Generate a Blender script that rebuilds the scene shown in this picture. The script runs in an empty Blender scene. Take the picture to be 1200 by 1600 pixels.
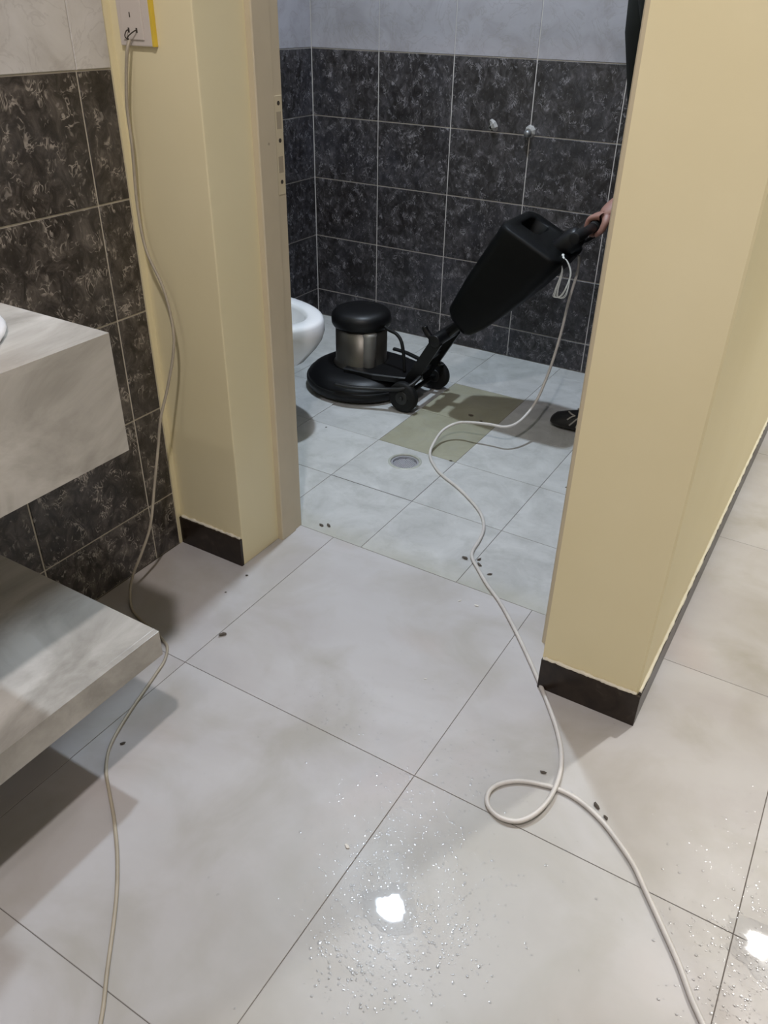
import bpy, bmesh, math, random
from mathutils import Vector, Matrix, noise as mnoise
random.seed(7)
sc = bpy.context.scene
col = sc.collection

# ------------------------------------------------------------------ camera
CAM = Vector((1.07658, -0.94037, 1.28091))
YAW, PIT, ROL = math.radians(-30.659), math.radians(-32.4905), math.radians(1.12894)
fw = Vector((math.sin(YAW)*math.cos(PIT), math.cos(YAW)*math.cos(PIT), math.sin(PIT)))
rt = Vector((math.cos(YAW), -math.sin(YAW), 0)); up = rt.cross(fw)
r2 = rt*math.cos(ROL)+up*math.sin(ROL); u2 = -rt*math.sin(ROL)+up*math.cos(ROL)
cd = bpy.data.cameras.new('camera'); cam = bpy.data.objects.new('camera', cd); col.objects.link(cam)
cam.matrix_world = Matrix(((r2.x, u2.x, -fw.x, CAM.x), (r2.y, u2.y, -fw.y, CAM.y), (r2.z, u2.z, -fw.z, CAM.z), (0, 0, 0, 1)))
cd.sensor_fit = 'VERTICAL'; cd.sensor_height = 36.0; cd.sensor_width = 27.0
cd.lens = 1256.47/1600*36.0; cd.clip_start = 0.02
sc.camera = cam

# ------------------------------------------------------------------ world, exposure
w = bpy.data.worlds.new('World'); sc.world = w; w.use_nodes = True
w.node_tree.nodes['Background'].inputs[0].default_value = (0.75, 0.74, 0.72, 1)
w.node_tree.nodes['Background'].inputs[1].default_value = 0.005
sc.view_settings.view_transform = 'Standard'; sc.view_settings.look = 'None'
sc.view_settings.exposure = 0.0; sc.view_settings.gamma = 1.0; sc.view_settings.use_curve_mapping = False
sc.cycles.use_denoising = True
sc.cycles.max_bounces = 10; sc.cycles.diffuse_bounces = 3; sc.cycles.transparent_max_bounces = 12
sc.cycles.caustics_reflective = False; sc.cycles.caustics_refractive = False
sc.cycles.sample_clamp_indirect = 6.0
LAMPS = [  # x, y, ceiling z, diffuser radius, colour, radiance, label
    (0.92, -0.96, 2.80, 0.05, (1.0, 0.935, 0.945), 1460, 'round white ceiling lamp over the vanity passage'),
    (-0.15, 1.28, 2.90, 0.05, (0.73, 0.85, 1.0), 1980, 'round cool white ceiling lamp inside the tiled bathroom'),
    (1.575, 2.08, 2.80, 0.05, (1.0, 0.99, 0.96), 2250, 'round ceiling lamp over the corridor right of the cream wall'),
    (0.68, -2.20, 2.80, 0.05, (1.0, 0.94, 0.90), 330, 'added unseen fill lamp at the rear of the vanity passage'),  # unseen lamp, added as fill for the front-facing walls
]

# ------------------------------------------------------------------ helpers
def lin(r, g, b):
    f = lambda c: (c/255/12.92) if c/255 <= 0.04045 else ((c/255+0.055)/1.055)**2.4
    return (f(r), f(g), f(b), 1)

class N:
    """small node-tree writer"""
    def __init__(s, name, rough=0.5, color=(0.5, 0.5, 0.5, 1), metal=0.0, spec=0.5):
        s.m = bpy.data.materials.new(name); s.m.use_nodes = True
        s.t = s.m.node_tree; s.b = s.t.nodes['Principled BSDF']
        s.b.inputs['Base Color'].default_value = color; s.b.inputs['Roughness'].default_value = rough
        s.b.inputs['Metallic'].default_value = metal; s.b.inputs['Specular IOR Level'].default_value = spec
    def n(s, typ, **kw):
        nd = s.t.nodes.new(typ)
        for k, v in kw.items():
            if k.startswith('i_'):
                nd.inputs[k[2:].replace('_', ' ')].default_value = v
            else: setattr(nd, k, v)
        return nd
    def l(s, a, b): s.t.links.new(a, b)
    def coord(s, kind='Object', scale=(1, 1, 1), rnd=0.0):
        tc = s.n('ShaderNodeTexCoord') if kind != 'World' else s.n('ShaderNodeNewGeometry')
        out = tc.outputs['Position' if kind == 'World' else kind]
        mp = s.n('ShaderNodeMapping'); mp.inputs['Scale'].default_value = scale
        s.l(out, mp.inputs['Vector'])
        if rnd:
            oi = s.n('ShaderNodeObjectInfo')
            ml = s.n('ShaderNodeMath', operation='MULTIPLY'); s.l(oi.outputs['Random'], ml.inputs[0]); ml.inputs[1].default_value = rnd
            cb = s.n('ShaderNodeCombineXYZ'); s.l(ml.outputs[0], cb.inputs[0]); s.l(ml.outputs[0], cb.inputs[1]); s.l(ml.outputs[0], cb.inputs[2])
            s.l(cb.outputs[0], mp.inputs['Location'])
        return mp.outputs[0]
    def noise(s, vec, scale, detail=4, rough=0.5, dist=0.0):
        nd = s.n('ShaderNodeTexNoise'); s.l(vec, nd.inputs['Vector'])
        nd.inputs['Scale'].default_value = scale; nd.inputs['Detail'].default_value = detail
        nd.inputs['Roughness'].default_value = rough; nd.inputs['Distortion'].default_value = dist
        return nd.outputs[0]
    def ramp(s, fac, stops):
        r = s.n('ShaderNodeValToRGB'); s.l(fac, r.inputs[0]); e = r.color_ramp.elements
        while len(e) < len(stops): e.new(0.5)
        for k, (p, c) in enumerate(stops):
            e[k].position = p; e[k].color = c if len(c) == 4 else (*c, 1)
        return r.outputs[0]
    def mix(s, fac, a, b, mode='MIX'):
        m = s.n('ShaderNodeMix', data_type='RGBA', blend_type=mode)
        for v, i in ((fac, 0), (a, 6), (b, 7)):
            if isinstance(v, (int, float)): m.inputs[i].default_value = v
            elif isinstance(v, tuple): m.inputs[i].default_value = v
            else: s.l(v, m.inputs[i])
        return m.outputs[2]
    def math(s, op, a, b=0.0, c=None):
        m = s.n('ShaderNodeMath', operation=op)
        for k, v in enumerate((a, b, c)):
            if v is None: continue
            if isinstance(v, (int, float)): m.inputs[k].default_value = v
            else: s.l(v, m.inputs[k])
        return m.outputs[0]
    def bump(s, h, strength=0.2, dist=0.002):
        b = s.n('ShaderNodeBump'); s.l(h, b.inputs['Height']); b.inputs['Strength'].default_value = strength
        b.inputs['Distance'].default_value = dist; s.l(b.outputs[0], s.b.inputs['Normal'])
    def base(s, c): s.l(c, s.b.inputs['Base Color'])
    def roughness(s, c): s.l(c, s.b.inputs['Roughness'])
G = lambda v: (v, v, v, 1)

# ------------------------------------------------------------------ materials
def m_cream():
    n = N('cream_wall_paint', 0.5, spec=0.3)
    v = n.coord('World')
    n.base(n.mix(n.ramp(n.noise(v, 2.2, 5), [(0.3, G(0)), (0.75, G(1))]), (0.78, 0.69, 0.43, 1), (0.83, 0.745, 0.49, 1)))
    n.bump(n.noise(v, 140, 3), 0.12, 0.001)
    return n.m
def m_simple(name, c, rough, metal=0.0, spec=0.5, scale=30, var=0.12, bump=0.0):
    n = N(name, rough, c, metal, spec); v = n.coord('Object')
    d = tuple(x*(1-var) for x in c[:3])+(1,); b = tuple(min(1, x*(1+var)) for x in c[:3])+(1,)
    n.base(n.mix(n.noise(v, scale, 4), d, b))
    if bump: n.bump(n.noise(v, scale*6, 3), bump, 0.001)
    return n.m
def m_dark_tile(name='dark_marble_tile', tint=(1, 1, 1, 1), f=1.0):
    n = N(name, 0.3, spec=0.45)
    v = n.coord('Object', scale=(f, f, f), rnd=6.0)
    vs = n.coord('Object', scale=(1.25*f, 0.85*f, f), rnd=6.0)
    a = n.noise(vs, 26, 9, 0.68, 0.9)
    big = n.noise(v, 6, 4, 0.6, 0.4)
    am = n.math('ADD', n.math('MULTIPLY', a, 0.75), n.math('MULTIPLY', big, 0.25))
    basec = n.ramp(am, [(0.36, (0.017, 0.0135, 0.011)), (0.47, (0.042, 0.035, 0.029)), (0.56, (0.088, 0.075, 0.063)), (0.70, (0.20, 0.172, 0.145))])
    worm = n.noise(vs, 26, 2, 0.5, 2.6)
    line = n.ramp(n.math('ABSOLUTE', n.math('SUBTRACT', worm, 0.5)), [(0.0, G(1)), (0.022, G(0.8)), (0.045, G(0))])
    mask = n.ramp(n.noise(v, 26, 2), [(0.53, G(0)), (0.62, G(1))])
    c1 = n.mix(n.math('MULTIPLY', line, mask), basec, (0.36, 0.32, 0.27, 1))
    spot = n.ramp(n.noise(vs, 52, 2, 0.5, 1.4), [(0.64, G(0)), (0.72, G(1))])
    c2 = n.mix(n.math('MULTIPLY', spot, 0.6), c1, (0.30, 0.27, 0.235, 1))
    wv = n.coord('World')                          # dried soap haze of the wall
    hz = n.ramp(n.noise(wv, 3.2, 5, 0.65), [(0.45, G(0)), (0.8, G(0.13))])
    n.base(n.mix(1.0, n.mix(hz, c2, (0.33, 0.33, 0.35, 1)), tint, 'MULTIPLY'))
    n.roughness(n.ramp(n.noise(v, 25, 3), [(0.3, G(0.30)), (0.7, G(0.45))]))
    n.bump(n.math('ADD', a, n.math('MULTIPLY', line, 0.4)), 0.18, 0.0015)
    return n.m
def m_light_tile(name='pale_marble_tile', k=1.0, bl=1.0):
    n = N(name, 0.3, spec=0.4)
    v = n.coord('Object', rnd=7.0)
    a = n.noise(v, 7, 6, 0.6, 0.8)
    c = n.ramp(a, [(p, (k*c_[0], k*c_[1], k*bl*c_[2])) for p, c_ in ((0.3, (0.50, 0.47, 0.43)), (0.5, (0.60, 0.575, 0.535)), (0.75, (0.67, 0.645, 0.61)))])
    worm = n.noise(v, 9, 4, 0.6, 1.6)
    line = n.ramp(n.math('ABSOLUTE', n.math('SUBTRACT', worm, 0.5)), [(0.0, G(0.35)), (0.03, G(0))])
    n.base(n.mix(line, c, (0.42*k, 0.39*k, 0.36*k, 1)))
    return n.m
def m_floor():
    n = N('polished_porcelain_tile', 0.3, spec=0.5)
    v = n.coord('World'); vo = n.coord('World', scale=(1, 1.7, 1), rnd=9.0)
    a = n.noise(vo, 2.6, 6, 0.55, 0.5)
    c = n.ramp(a, [(0.28, (0.445, 0.42, 0.41)), (0.5, (0.50, 0.485, 0.475)), (0.75, (0.55, 0.54, 0.535))])
    st = n.ramp(n.noise(v, 4.2, 5, 0.55, 0.5), [(0.44, G(0)), (0.70, G(0.75))])
    c = n.mix(st, c, (0.36, 0.335, 0.285, 1))      # greyish dried slurry
    pk = n.ramp(n.noise(n.coord('World', scale=(1.1, 0.9, 1)), 2.3, 3, 0.5, 0.3), [(0.56, G(0)), (0.72, G(0.28))])
    c = n.mix(pk, c, (0.52, 0.40, 0.35, 1))
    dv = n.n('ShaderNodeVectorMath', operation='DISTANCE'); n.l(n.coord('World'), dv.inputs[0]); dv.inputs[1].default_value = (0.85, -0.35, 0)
    wet_dim = n.ramp(n.math('ADD', n.math('MULTIPLY', n.math('SUBTRACT', n.noise(v, 3.0, 5, 0.6), 0.5), 0.55), dv.outputs['Value']), [(0.25, G(0.62)), (0.62, G(0))])
    c = n.mix(wet_dim, c, (0.33, 0.315, 0.275, 1))     # dirty water film, darkened further to offset the lamp's strong light here
    sp = n.ramp(n.noise(v, 120, 2), [(0.77, G(0)), (0.82, G(0.3))])
    c = n.mix(sp, c, (0.22, 0.20, 0.18, 1))
    n.base(c)
    n.roughness(n.ramp(n.noise(v, 3.6, 5, 0.6, 0.6), [(0.35, G(0.30)), (0.7, G(0.45))]))
    return n.m
def m_bath_floor(name, dark, light):
    n = N(name, 0.4, spec=0.4)
    v = n.coord('World', rnd=5.0); w2 = n.coord('World')
    a = n.noise(v, 7, 7, 0.65, 0.8)
    c = n.ramp(a, [(0.3, dark), (0.5, tuple((p+q)/2 for p, q in zip(dark, light))), (0.72, light)])
    g = n.ramp(n.noise(w2, 16, 5, 0.7), [(0.5, G(0)), (0.72, G(0.35))])
    c = n.mix(g, c, (0.30, 0.31, 0.28, 1))
    sep = n.n('ShaderNodeSeparateXYZ'); n.l(w2, sep.inputs[0])
    edge = n.ramp(n.math('ADD', n.math('SUBTRACT', sep.outputs['Y'], 0.6), n.math('MULTIPLY', n.noise(w2, 14, 4), 0.12)), [(0.05, G(0.5)), (0.16, G(0))])
    c = n.mix(edge, c, (0.40, 0.39, 0.30, 1))      # yellowed dirt at the threshold
    n.base(c)
    n.roughness(n.ramp(n.noise(w2, 5, 4), [(0.35, G(0.30)), (0.65, G(0.5))]))
    n.bump(n.noise(w2, 30, 4), 0.06, 0.001)
    return n.m
def m_stone():
    n = N('grey_marble_slab', 0.22, spec=0.5)
    v = n.coord('World', scale=(1, 0.6, 1))
    a = n.noise(v, 5.5, 7, 0.6, 0.9)
    c = n.ramp(a, [(0.36, (0.33, 0.315, 0.28)), (0.5, (0.46, 0.44, 0.40)), (0.64, (0.60, 0.58, 0.535))])
    worm = n.noise(v, 4.2, 5, 0.6, 1.0)
    line = n.ramp(n.math('ABSOLUTE', n.math('SUBTRACT', worm, 0.5)), [(0.0, G(0.55)), (0.012, G(0.25)), (0.03, G(0))])
    mask = n.ramp(n.noise(v, 5, 2), [(0.5, G(0)), (0.62, G(1))])
    n.base(n.mix(n.math('MULTIPLY', line, mask), c, (0.56, 0.54, 0.50, 1)))
    return n.m
def m_skirting():
    n = N('dark_brown_skirting_tile', 0.3, spec=0.35)
    v = n.coord('World')
    n.base(n.ramp(n.noise(v, 22, 5, 0.6, 0.8), [(0.35, (0.013, 0.008, 0.005)), (0.62, (0.028, 0.019, 0.013)), (0.8, (0.07, 0.055, 0.045))]))
    return n.m
def m_water(name='clear_water_film', ro=0.05, ior=1.36):
    m = bpy.data.materials.new(name); m.use_nodes = True; t = m.node_tree; t.nodes.clear()
    o = t.nodes.new('ShaderNodeOutputMaterial'); mx = t.nodes.new('ShaderNodeMixShader')
    fr = t.nodes.new('ShaderNodeFresnel'); fr.inputs[0].default_value = ior
    tr = t.nodes.new('ShaderNodeBsdfTransparent'); gl = t.nodes.new('ShaderNodeBsdfGlossy'); gl.inputs['Roughness'].default_value = ro
    no = t.nodes.new('ShaderNodeTexNoise'); no.inputs['Scale'].default_value = 60; tc = t.nodes.new('ShaderNodeTexCoord')
    bp = t.nodes.new('ShaderNodeBump'); bp.inputs['Strength'].default_value = 0.02; bp.inputs['Distance'].default_value = 0.0005
    t.links.new(tc.outputs['Object'], no.inputs['Vector']); t.links.new(no.outputs[0], bp.inputs['Height'])
    t.links.new(bp.outputs[0], gl.inputs['Normal'])
    t.links.new(fr.outputs[0], mx.inputs[0]); t.links.new(tr.outputs[0], mx.inputs[1]); t.links.new(gl.outputs[0], mx.inputs[2])
    t.links.new(mx.outputs[0], o.inputs[0])
    return m
def m_emit(name, c, s):
    m = bpy.data.materials.new(name); m.use_nodes = True; t = m.node_tree; t.nodes.clear()
    o = t.nodes.new('ShaderNodeOutputMaterial'); e = t.nodes.new('ShaderNodeEmission')
    e.inputs[0].default_value = (*c, 1); e.inputs[1].default_value = s; t.links.new(e.outputs[0], o.inputs[0])
    return m
M = dict(
    cream=m_cream(), dark=m_dark_tile(), darkb=m_dark_tile('dark_marble_tile_cool_lit', (0.60, 0.64, 0.80, 1), 1.2), light=m_light_tile(), lightb=m_light_tile('bathroom_pale_marble_tile', 0.54, 1.16), floor=m_floor(),  # bathroom copies: dark tile tinted with cool dim light, pale tile darker and bluer
    bath=m_bath_floor('bathroom_floor_tile', (0.42, 0.425, 0.41), (0.60, 0.605, 0.59)),
    bathy=m_bath_floor('bathroom_floor_tile_yellowed', (0.295, 0.285, 0.205), (0.385, 0.375, 0.285)),
    stone=m_stone(), skirt=m_skirting(), water=m_water(), drops=m_water('clear_water_droplets', 0.13, 1.5),
    grout=m_simple('cream_grout', (0.55, 0.50, 0.40, 1), 0.8, var=0.2),
    ggrey=m_simple('grey_wall_grout', (0.50, 0.47, 0.45, 1), 0.8, var=0.15),
    fgrout=m_simple('dark_floor_joint', (0.15, 0.135, 0.12, 1), 0.8, var=0.25),
    ceil=m_simple('white_ceiling_paint', (0.66, 0.65, 0.63, 1), 0.7, scale=3, var=0.03),
    plaster=m_simple('pale_plaster_bead', (0.72, 0.68, 0.55, 1), 0.7, scale=60, var=0.12),
    plain=m_simple('off_white_wall_paint', (0.52, 0.50, 0.46, 1), 0.6, scale=3, var=0.04),
    frame=m_simple('cream_gloss_frame_paint', (0.60, 0.52, 0.37, 1), 0.35, scale=14, var=0.07),
    strike=m_simple('painted_strike_plate', (0.62, 0.54, 0.37, 1), 0.35, scale=20, var=0.1),
    hole=m_simple('dark_recess', (0.05, 0.04, 0.03, 1), 0.8),
    slot=m_simple('shaded_slot_paint', (0.40, 0.34, 0.24, 1), 0.6),
    plastic=m_simple('white_socket_plastic', (0.62, 0.56, 0.50, 1), 0.3, scale=8, var=0.04),
    yellow=m_simple('yellow_protective_film', (0.70, 0.50, 0.05, 1), 0.3),
    ceramic=m_simple('white_glazed_ceramic', (0.80, 0.80, 0.81, 1), 0.08, scale=4, var=0.02),
    black=m_simple('black_machine_plastic', (0.0035, 0.0035, 0.004, 1), 0.42, spec=0.35, var=0.3, scale=12, bump=0.1),
    tankm=m_simple('black_tank_polyethylene', (0.002, 0.0023, 0.0023, 1), 0.5, spec=0.16, var=0.3, scale=10, bump=0.1),
    rubber=m_simple('black_rubber', (0.005, 0.005, 0.005, 1), 0.65, spec=0.3, var=0.2),
    motor=m_simple('dull_motor_steel', (0.16, 0.15, 0.13, 1), 0.38, metal=0.85, scale=9, var=0.35),
    capac=m_simple('grey_capacitor_cover', (0.38, 0.37, 0.34, 1), 0.38, metal=0.35, scale=14, var=0.3),
    steel=m_simple('worn_grey_steel', (0.02, 0.02, 0.019, 1), 0.45, metal=0.4, scale=25, var=0.3),
    chrome=m_simple('drain_steel', (0.66, 0.66, 0.70, 1), 0.35, metal=0.5, scale=40, var=0.15),
    drainr=m_simple('drain_surround_plastic', (0.42, 0.43, 0.38, 1), 0.4, scale=60, var=0.2),
    cord=m_simple('off_white_cord_sheath', (0.60, 0.57, 0.53, 1), 0.4, scale=22, var=0.2),
    cord2=m_simple('beige_cord_sheath', (0.40, 0.35, 0.265, 1), 0.45, scale=16, var=0.35),
    twine=m_simple('white_plastic_twine', (0.62, 0.64, 0.62, 1), 0.4, scale=80, var=0.2),
    crumb=m_simple('dark_dirt_crumb', (0.09, 0.075, 0.06, 1), 0.9, scale=120, var=0.4),
    flake=m_simple('pale_paint_flake', (0.78, 0.75, 0.68, 1), 0.6, scale=60),
    pipe=m_simple('grey_pipe_metal', (0.22, 0.22, 0.22, 1), 0.4, metal=0.6, scale=60, var=0.3),
    putty=m_simple('pale_wall_putty', (0.36, 0.35, 0.34, 1), 0.9, scale=60, var=0.25),
    skin=m_simple('warm_brown_skin', (0.27, 0.14, 0.11, 1), 0.5, scale=30, var=0.12),
    shirt=m_simple('black_green_shirt_cloth', (0.006, 0.007, 0.0055, 1), 0.9, spec=0.2, scale=25, var=0.3, bump=0.2),
    trous=m_simple('black_trouser_cloth', (0.007, 0.0065, 0.0065, 1), 0.9, spec=0.2, scale=25, var=0.3, bump=0.2),
    shoe=m_simple('black_shoe_leather', (0.010, 0.009, 0.009, 1), 0.5, scale=40, var=0.3),
    stripe=m_simple('pale_shoe_stripe', (0.30, 0.28, 0.25, 1), 0.6),
    hair=m_simple('black_hair', (0.01, 0.008, 0.007, 1), 0.5),
    eye=m_simple('eye_white', (0.7, 0.68, 0.65, 1), 0.2),
    plant=m_simple('lamp_housing_white', (0.8, 0.8, 0.8, 1), 0.4),
)

# ------------------------------------------------------------------ object helpers
def link(name, me, mat=None, parent=None, smooth=False):
    o = bpy.data.objects.new(name, me); col.objects.link(o)
    if mat and not me.materials: me.materials.append(mat)
    if smooth:
        for p in me.polygons: p.use_smooth = True
    if parent: o.parent = parent
    return o
def obj(name, bm, mat=None, parent=None, smooth=False):
    bmesh.ops.recalc_face_normals(bm, faces=bm.faces)
    me = bpy.data.meshes.new(name); bm.to_mesh(me); bm.free()
    return link(name, me, mat, parent, smooth)
def empty(name, loc=(0, 0, 0), rz=0.0):
    o = bpy.data.objects.new(name, None); col.objects.link(o); o.location = loc; o.rotation_euler = (0, 0, rz)
    o.empty_display_size = 0.05
    return o
def tag(o, label, cat, group=None, kind=None):
    o['label'] = label; o['category'] = cat
    if group: o['group'] = group
    if kind: o['kind'] = kind
    return o
def struct(o): o['kind'] = 'structure'; return o
def box(bm, x0, x1, y0, y1, z0, z1, bev=0.0, seg=2):
    t = bmesh.new()
    bmesh.ops.create_cube(t, size=1, matrix=Matrix.Translation(((x0+x1)/2, (y0+y1)/2, (z0+z1)/2)) @ Matrix.Diagonal((x1-x0, y1-y0, z1-z0, 1)))
    if bev: bmesh.ops.bevel(t, geom=t.edges[:], offset=bev, segments=seg, affect='EDGES', profile=0.6)
    me = bpy.data.meshes.new('t'); t.to_mesh(me); t.free(); bm.from_mesh(me); bpy.data.meshes.remove(me)
    return bm
def obox(name, x0, x1, y0, y1, z0, z1, mat, parent=None, bev=0.0, smooth=False):
    return obj(name, box(bmesh.new(), x0, x1, y0, y1, z0, z1, bev), mat, parent, smooth)
def loft(bm, rings, cap0=True, cap1=True):
    vs = [[bm.verts.new(p) for p in r] for r in rings]; n = len(rings[0])
    for a, b in zip(vs, vs[1:]):
        for k in range(n):
            bm.faces.new((a[k], a[(k+1) % n], b[(k+1) % n], b[k]))
    if cap0: bm.faces.new(vs[0][::-1])
    if cap1: bm.faces.new(vs[-1])
    return bm
def lathe(bm, prof, n=40, c=(0, 0, 0)):
    rings = [[(c[0]+r*math.cos(2*math.pi*k/n), c[1]+r*math.sin(2*math.pi*k/n), c[2]+z) for k in range(n)] for r, z in prof]
    return loft(bm, rings)
def spline(pts, per=8):
    P = [Vector(p) for p in pts]; out = []
    for i in range(len(P)-1):
        p0, p1, p2, p3 = P[max(i-1, 0)], P[i], P[i+1], P[min(i+2, len(P)-1)]
        for k in range(per):
            t = k/per
            out.append(0.5*((2*p1)+(p2-p0)*t+(2*p0-5*p1+4*p2-p3)*t*t+(3*p1-p0-3*p2+p3)*t**3))
    out.append(P[-1]); return out
def tube(bm, pts, r, n=10, flat=1.0):
    """round tube (optionally flattened across the vertical) through points"""
    P = [Vector(p) for p in pts]; rings = []; prev = None
    for i, p in enumerate(P):
        d = (P[min(i+1, len(P)-1)]-P[max(i-1, 0)]).normalized()
        if prev is None:
            a = d.cross(Vector((0, 0, 1)))
            if a.length < 0.1: a = d.cross(Vector((0, 1, 0)))
        else: a = prev-d*prev.dot(d)
        a.normalize(); prev = a; b = d.cross(a)
        rr = r[i] if isinstance(r, (list, tuple)) else r
        rings.append([p+a*rr*math.cos(2*math.pi*k/n)+b*rr*flat*math.sin(2*math.pi*k/n) for k in range(n)])
    return loft(bm, rings)
def cyl(bm, p0, p1, r, n=24, bev=0.0):
    p0, p1 = Vector(p0), Vector(p1); d = (p1-p0).normalized()
    if bev: pts = [p0, p0+d*bev*0.3, p0+d*bev, p1-d*bev, p1-d*bev*0.3, p1]; rr = [r-bev, r-bev*0.3, r, r, r-bev*0.3, r-bev]
    else: pts = [p0, p1]; rr = [r, r]
    return tube(bm, pts, rr, n)
def tri_from_obj(o): pass

# tile slabs: local x, y across the face, local z = outward normal, face at z=0
_tiles = {}
def tile_mesh(wd, ht, th=0.008, ch=0.0012):
    k = (round(wd, 3), round(ht, 3), th, ch)
    if k in _tiles: return _tiles[k]
    bm = bmesh.new(); a, b = wd/2, ht/2
    sq = lambda i, z: [(-a+i, -b+i, z), (a-i, -b+i, z), (a-i, b-i, z), (-a+i, b-i, z)]
    loft(bm, [sq(0, -th), sq(0, -ch), sq(ch, 0)])
    me = bpy.data.meshes.new('tile'); bmesh.ops.recalc_face_normals(bm, faces=bm.faces); bm.to_mesh(me); bm.free()
    _tiles[k] = me; return me
ROT = {'+z': Matrix.Identity(3), '+x': Matrix(((0, 0, 1), (1, 0, 0), (0, 1, 0))), '-y': Matrix(((1, 0, 0), (0, 0, -1), (0, 1, 0))),
       '-x': Matrix(((0, 0, -1), (-1, 0, 0), (0, 1, 0))), '+y': Matrix(((-1, 0, 0), (0, 0, 1), (0, 1, 0)))}
def put_tile(parent, c, face, wd, ht, mat, jit=0.0004, gap=0.003, name='tile', th=0.008):
    me = tile_mesh(wd-gap, ht-gap, th, 0.0005 if face == '+z' else 0.0012)
    key = mat.name
    mk = (me.name, key)
    if mk not in _tiles:
        m2 = me.copy(); m2.materials.append(mat); _tiles[mk] = m2
    o = bpy.data.objects.new(name, _tiles[mk]); col.objects.link(o)
    o.parent = parent
    R = ROT[face]; nrm = R @ Vector((0, 0, 1))
    o.matrix_world = Matrix.Translation(Vector(c)+nrm*random.uniform(-jit, jit)) @ R.to_4x4()
    return o
def cuts(a, b, joints):
    js = [a]+[j for j in joints if a+0.01 < j < b-0.01]+[b]
    return list(zip(js, js[1:]))

# ------------------------------------------------------------------ structure
CZ, BZ = 2.83, 2.93
T = 0.6
floor = struct(obj('floor', box(box(box(box(box(bmesh.new(), -1.25, 2.70, -3.0, 4.3, -0.10, -0.06), -1.25, 2.70, -3.0, 1.03, -0.06, -0.0012), -1.25, 2.70, 1.155, 4.3, -0.06, -0.0012), -1.25, -0.115, 1.03, 1.155, -0.06, -0.0012), 0.011, 2.70, 1.03, 1.155, -0.06, -0.0012), M['fgrout']))
for (x0, x1) in cuts(-0.342, 2.6, [0, .6, 1.2, 1.8, 2.4]):
    for (y0, y1) in cuts(-2.9, 4.2, [-2.4, -1.8, -1.2, -.6, 0, .6, 1.2, 1.8, 2.4, 3.0, 3.6]):
        if y0 >= 0.59 and x1 < 1.0: continue
        xa = x0
        if y0 >= 0.59 and x0 < 0.92: xa = 0.92
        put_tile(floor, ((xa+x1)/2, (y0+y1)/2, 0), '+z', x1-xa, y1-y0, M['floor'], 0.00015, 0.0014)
DR = (-0.052, 1.092, 0.050)
def drain_tile(x0, x1, y0, y1):
    bm = bmesh.new(); n = 48; g = 0.0012; ring = []; sq = []; dn = []
    angs = sorted([2*math.pi*k/n for k in range(n)]+[math.atan2(yy-DR[1], xx-DR[0]) % (2*math.pi) for xx in (x0+g, x1-g) for yy in (y0+g, y1-g)])
    for a in angs:
        dx, dy = math.cos(a), math.sin(a)
        ring.append((DR[0]+DR[2]*dx, DR[1]+DR[2]*dy, 0)); dn.append((DR[0]+DR[2]*dx, DR[1]+DR[2]*dy, -0.03))
        t = min(((x1-g if dx > 0 else x0+g)-DR[0])/dx if abs(dx) > 1e-6 else 9, ((y1-g if dy > 0 else y0+g)-DR[1])/dy if abs(dy) > 1e-6 else 9)
        sq.append((DR[0]+t*dx, DR[1]+t*dy, 0))
    loft(bm, [dn, ring, sq], False, False)
    return bm
for (x0, x1) in cuts(-1.139, 0.80, [-1.0908, -.7946, -.4984, -.2058, .0910, .3866, .6828]):
    for (y0, y1) in cuts(0.60, 2.143, [.888, 1.178, 1.468, 1.758, 2.048]):
        mat = M['bathy'] if (abs(x0+.2058) < .01 and 1.1 < y0 < 1.7) else M['bath']
        if x0 < DR[0] < x1 and y0 < DR[1] < y1:
            o = obj('tile', drain_tile(x0, x1, y0, y1), M['bath'], floor)
        else:
            put_tile(floor, ((x0+x1)/2, (y0+y1)/2, 0), '+z', x1-x0, y1-y0, mat, 0.0003, 0.0018)

struct(obj('ceiling', box(box(box(bmesh.new(), -0.46, 2.70, -3.0, 0.48, CZ, BZ), 0.86, 2.70, 0.48, 4.3, CZ, BZ), -1.25, 2.70, -3.0, 4.3, BZ, BZ+0.1), M['ceil']))
# vanity wall
wl = struct(obox('wall_left', -0.46, -0.3445, -3.0, 0.363, 0, CZ, M['grout']))
struct(obox('trim_1', -0.3445, -0.3405, 0.3475, 0.363, 0.0, CZ, M['cream']))
rows = [0.1619+0.2485*k for k in range(0, 12)]
for (y0, y1) in cuts(-1.72, 0.3475, [-1.386, -1.056, -.726, -.396, -.0655, .2595]):
    for (z0, z1) in cuts(0.0, CZ, rows):
        put_tile(wl, (-0.342, (y0+y1)/2, (z0+z1)/2), '+x', y1-y0, z1-z0, M['dark'] if z1 < 1.16 else M['light'], 0.0003, 0.0042 if z1 < 1.16 else 0.002)
# partition with the door opening: pier, lintel, right pier
struct(obox('wall_front', -1.25, -0.126, 0.363, 0.60, 0, BZ, M['cream'], bev=0.003))
struct(obox('trim_2', -0.128, 0.714, 0.363, 0.60, 2.10, BZ, M['cream']))
wr = struct(obj('wall_right', loft(bmesh.new(), [[(x, y, z) for x, y in ((0.712, 0.363), (0.916, 0.363), (0.92, 0.367), (0.92, 4.3), (0.80, 4.3), (0.80, 0.60), (0.712, 0.60))] for z in (0, BZ)]), M['cream']))
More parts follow.
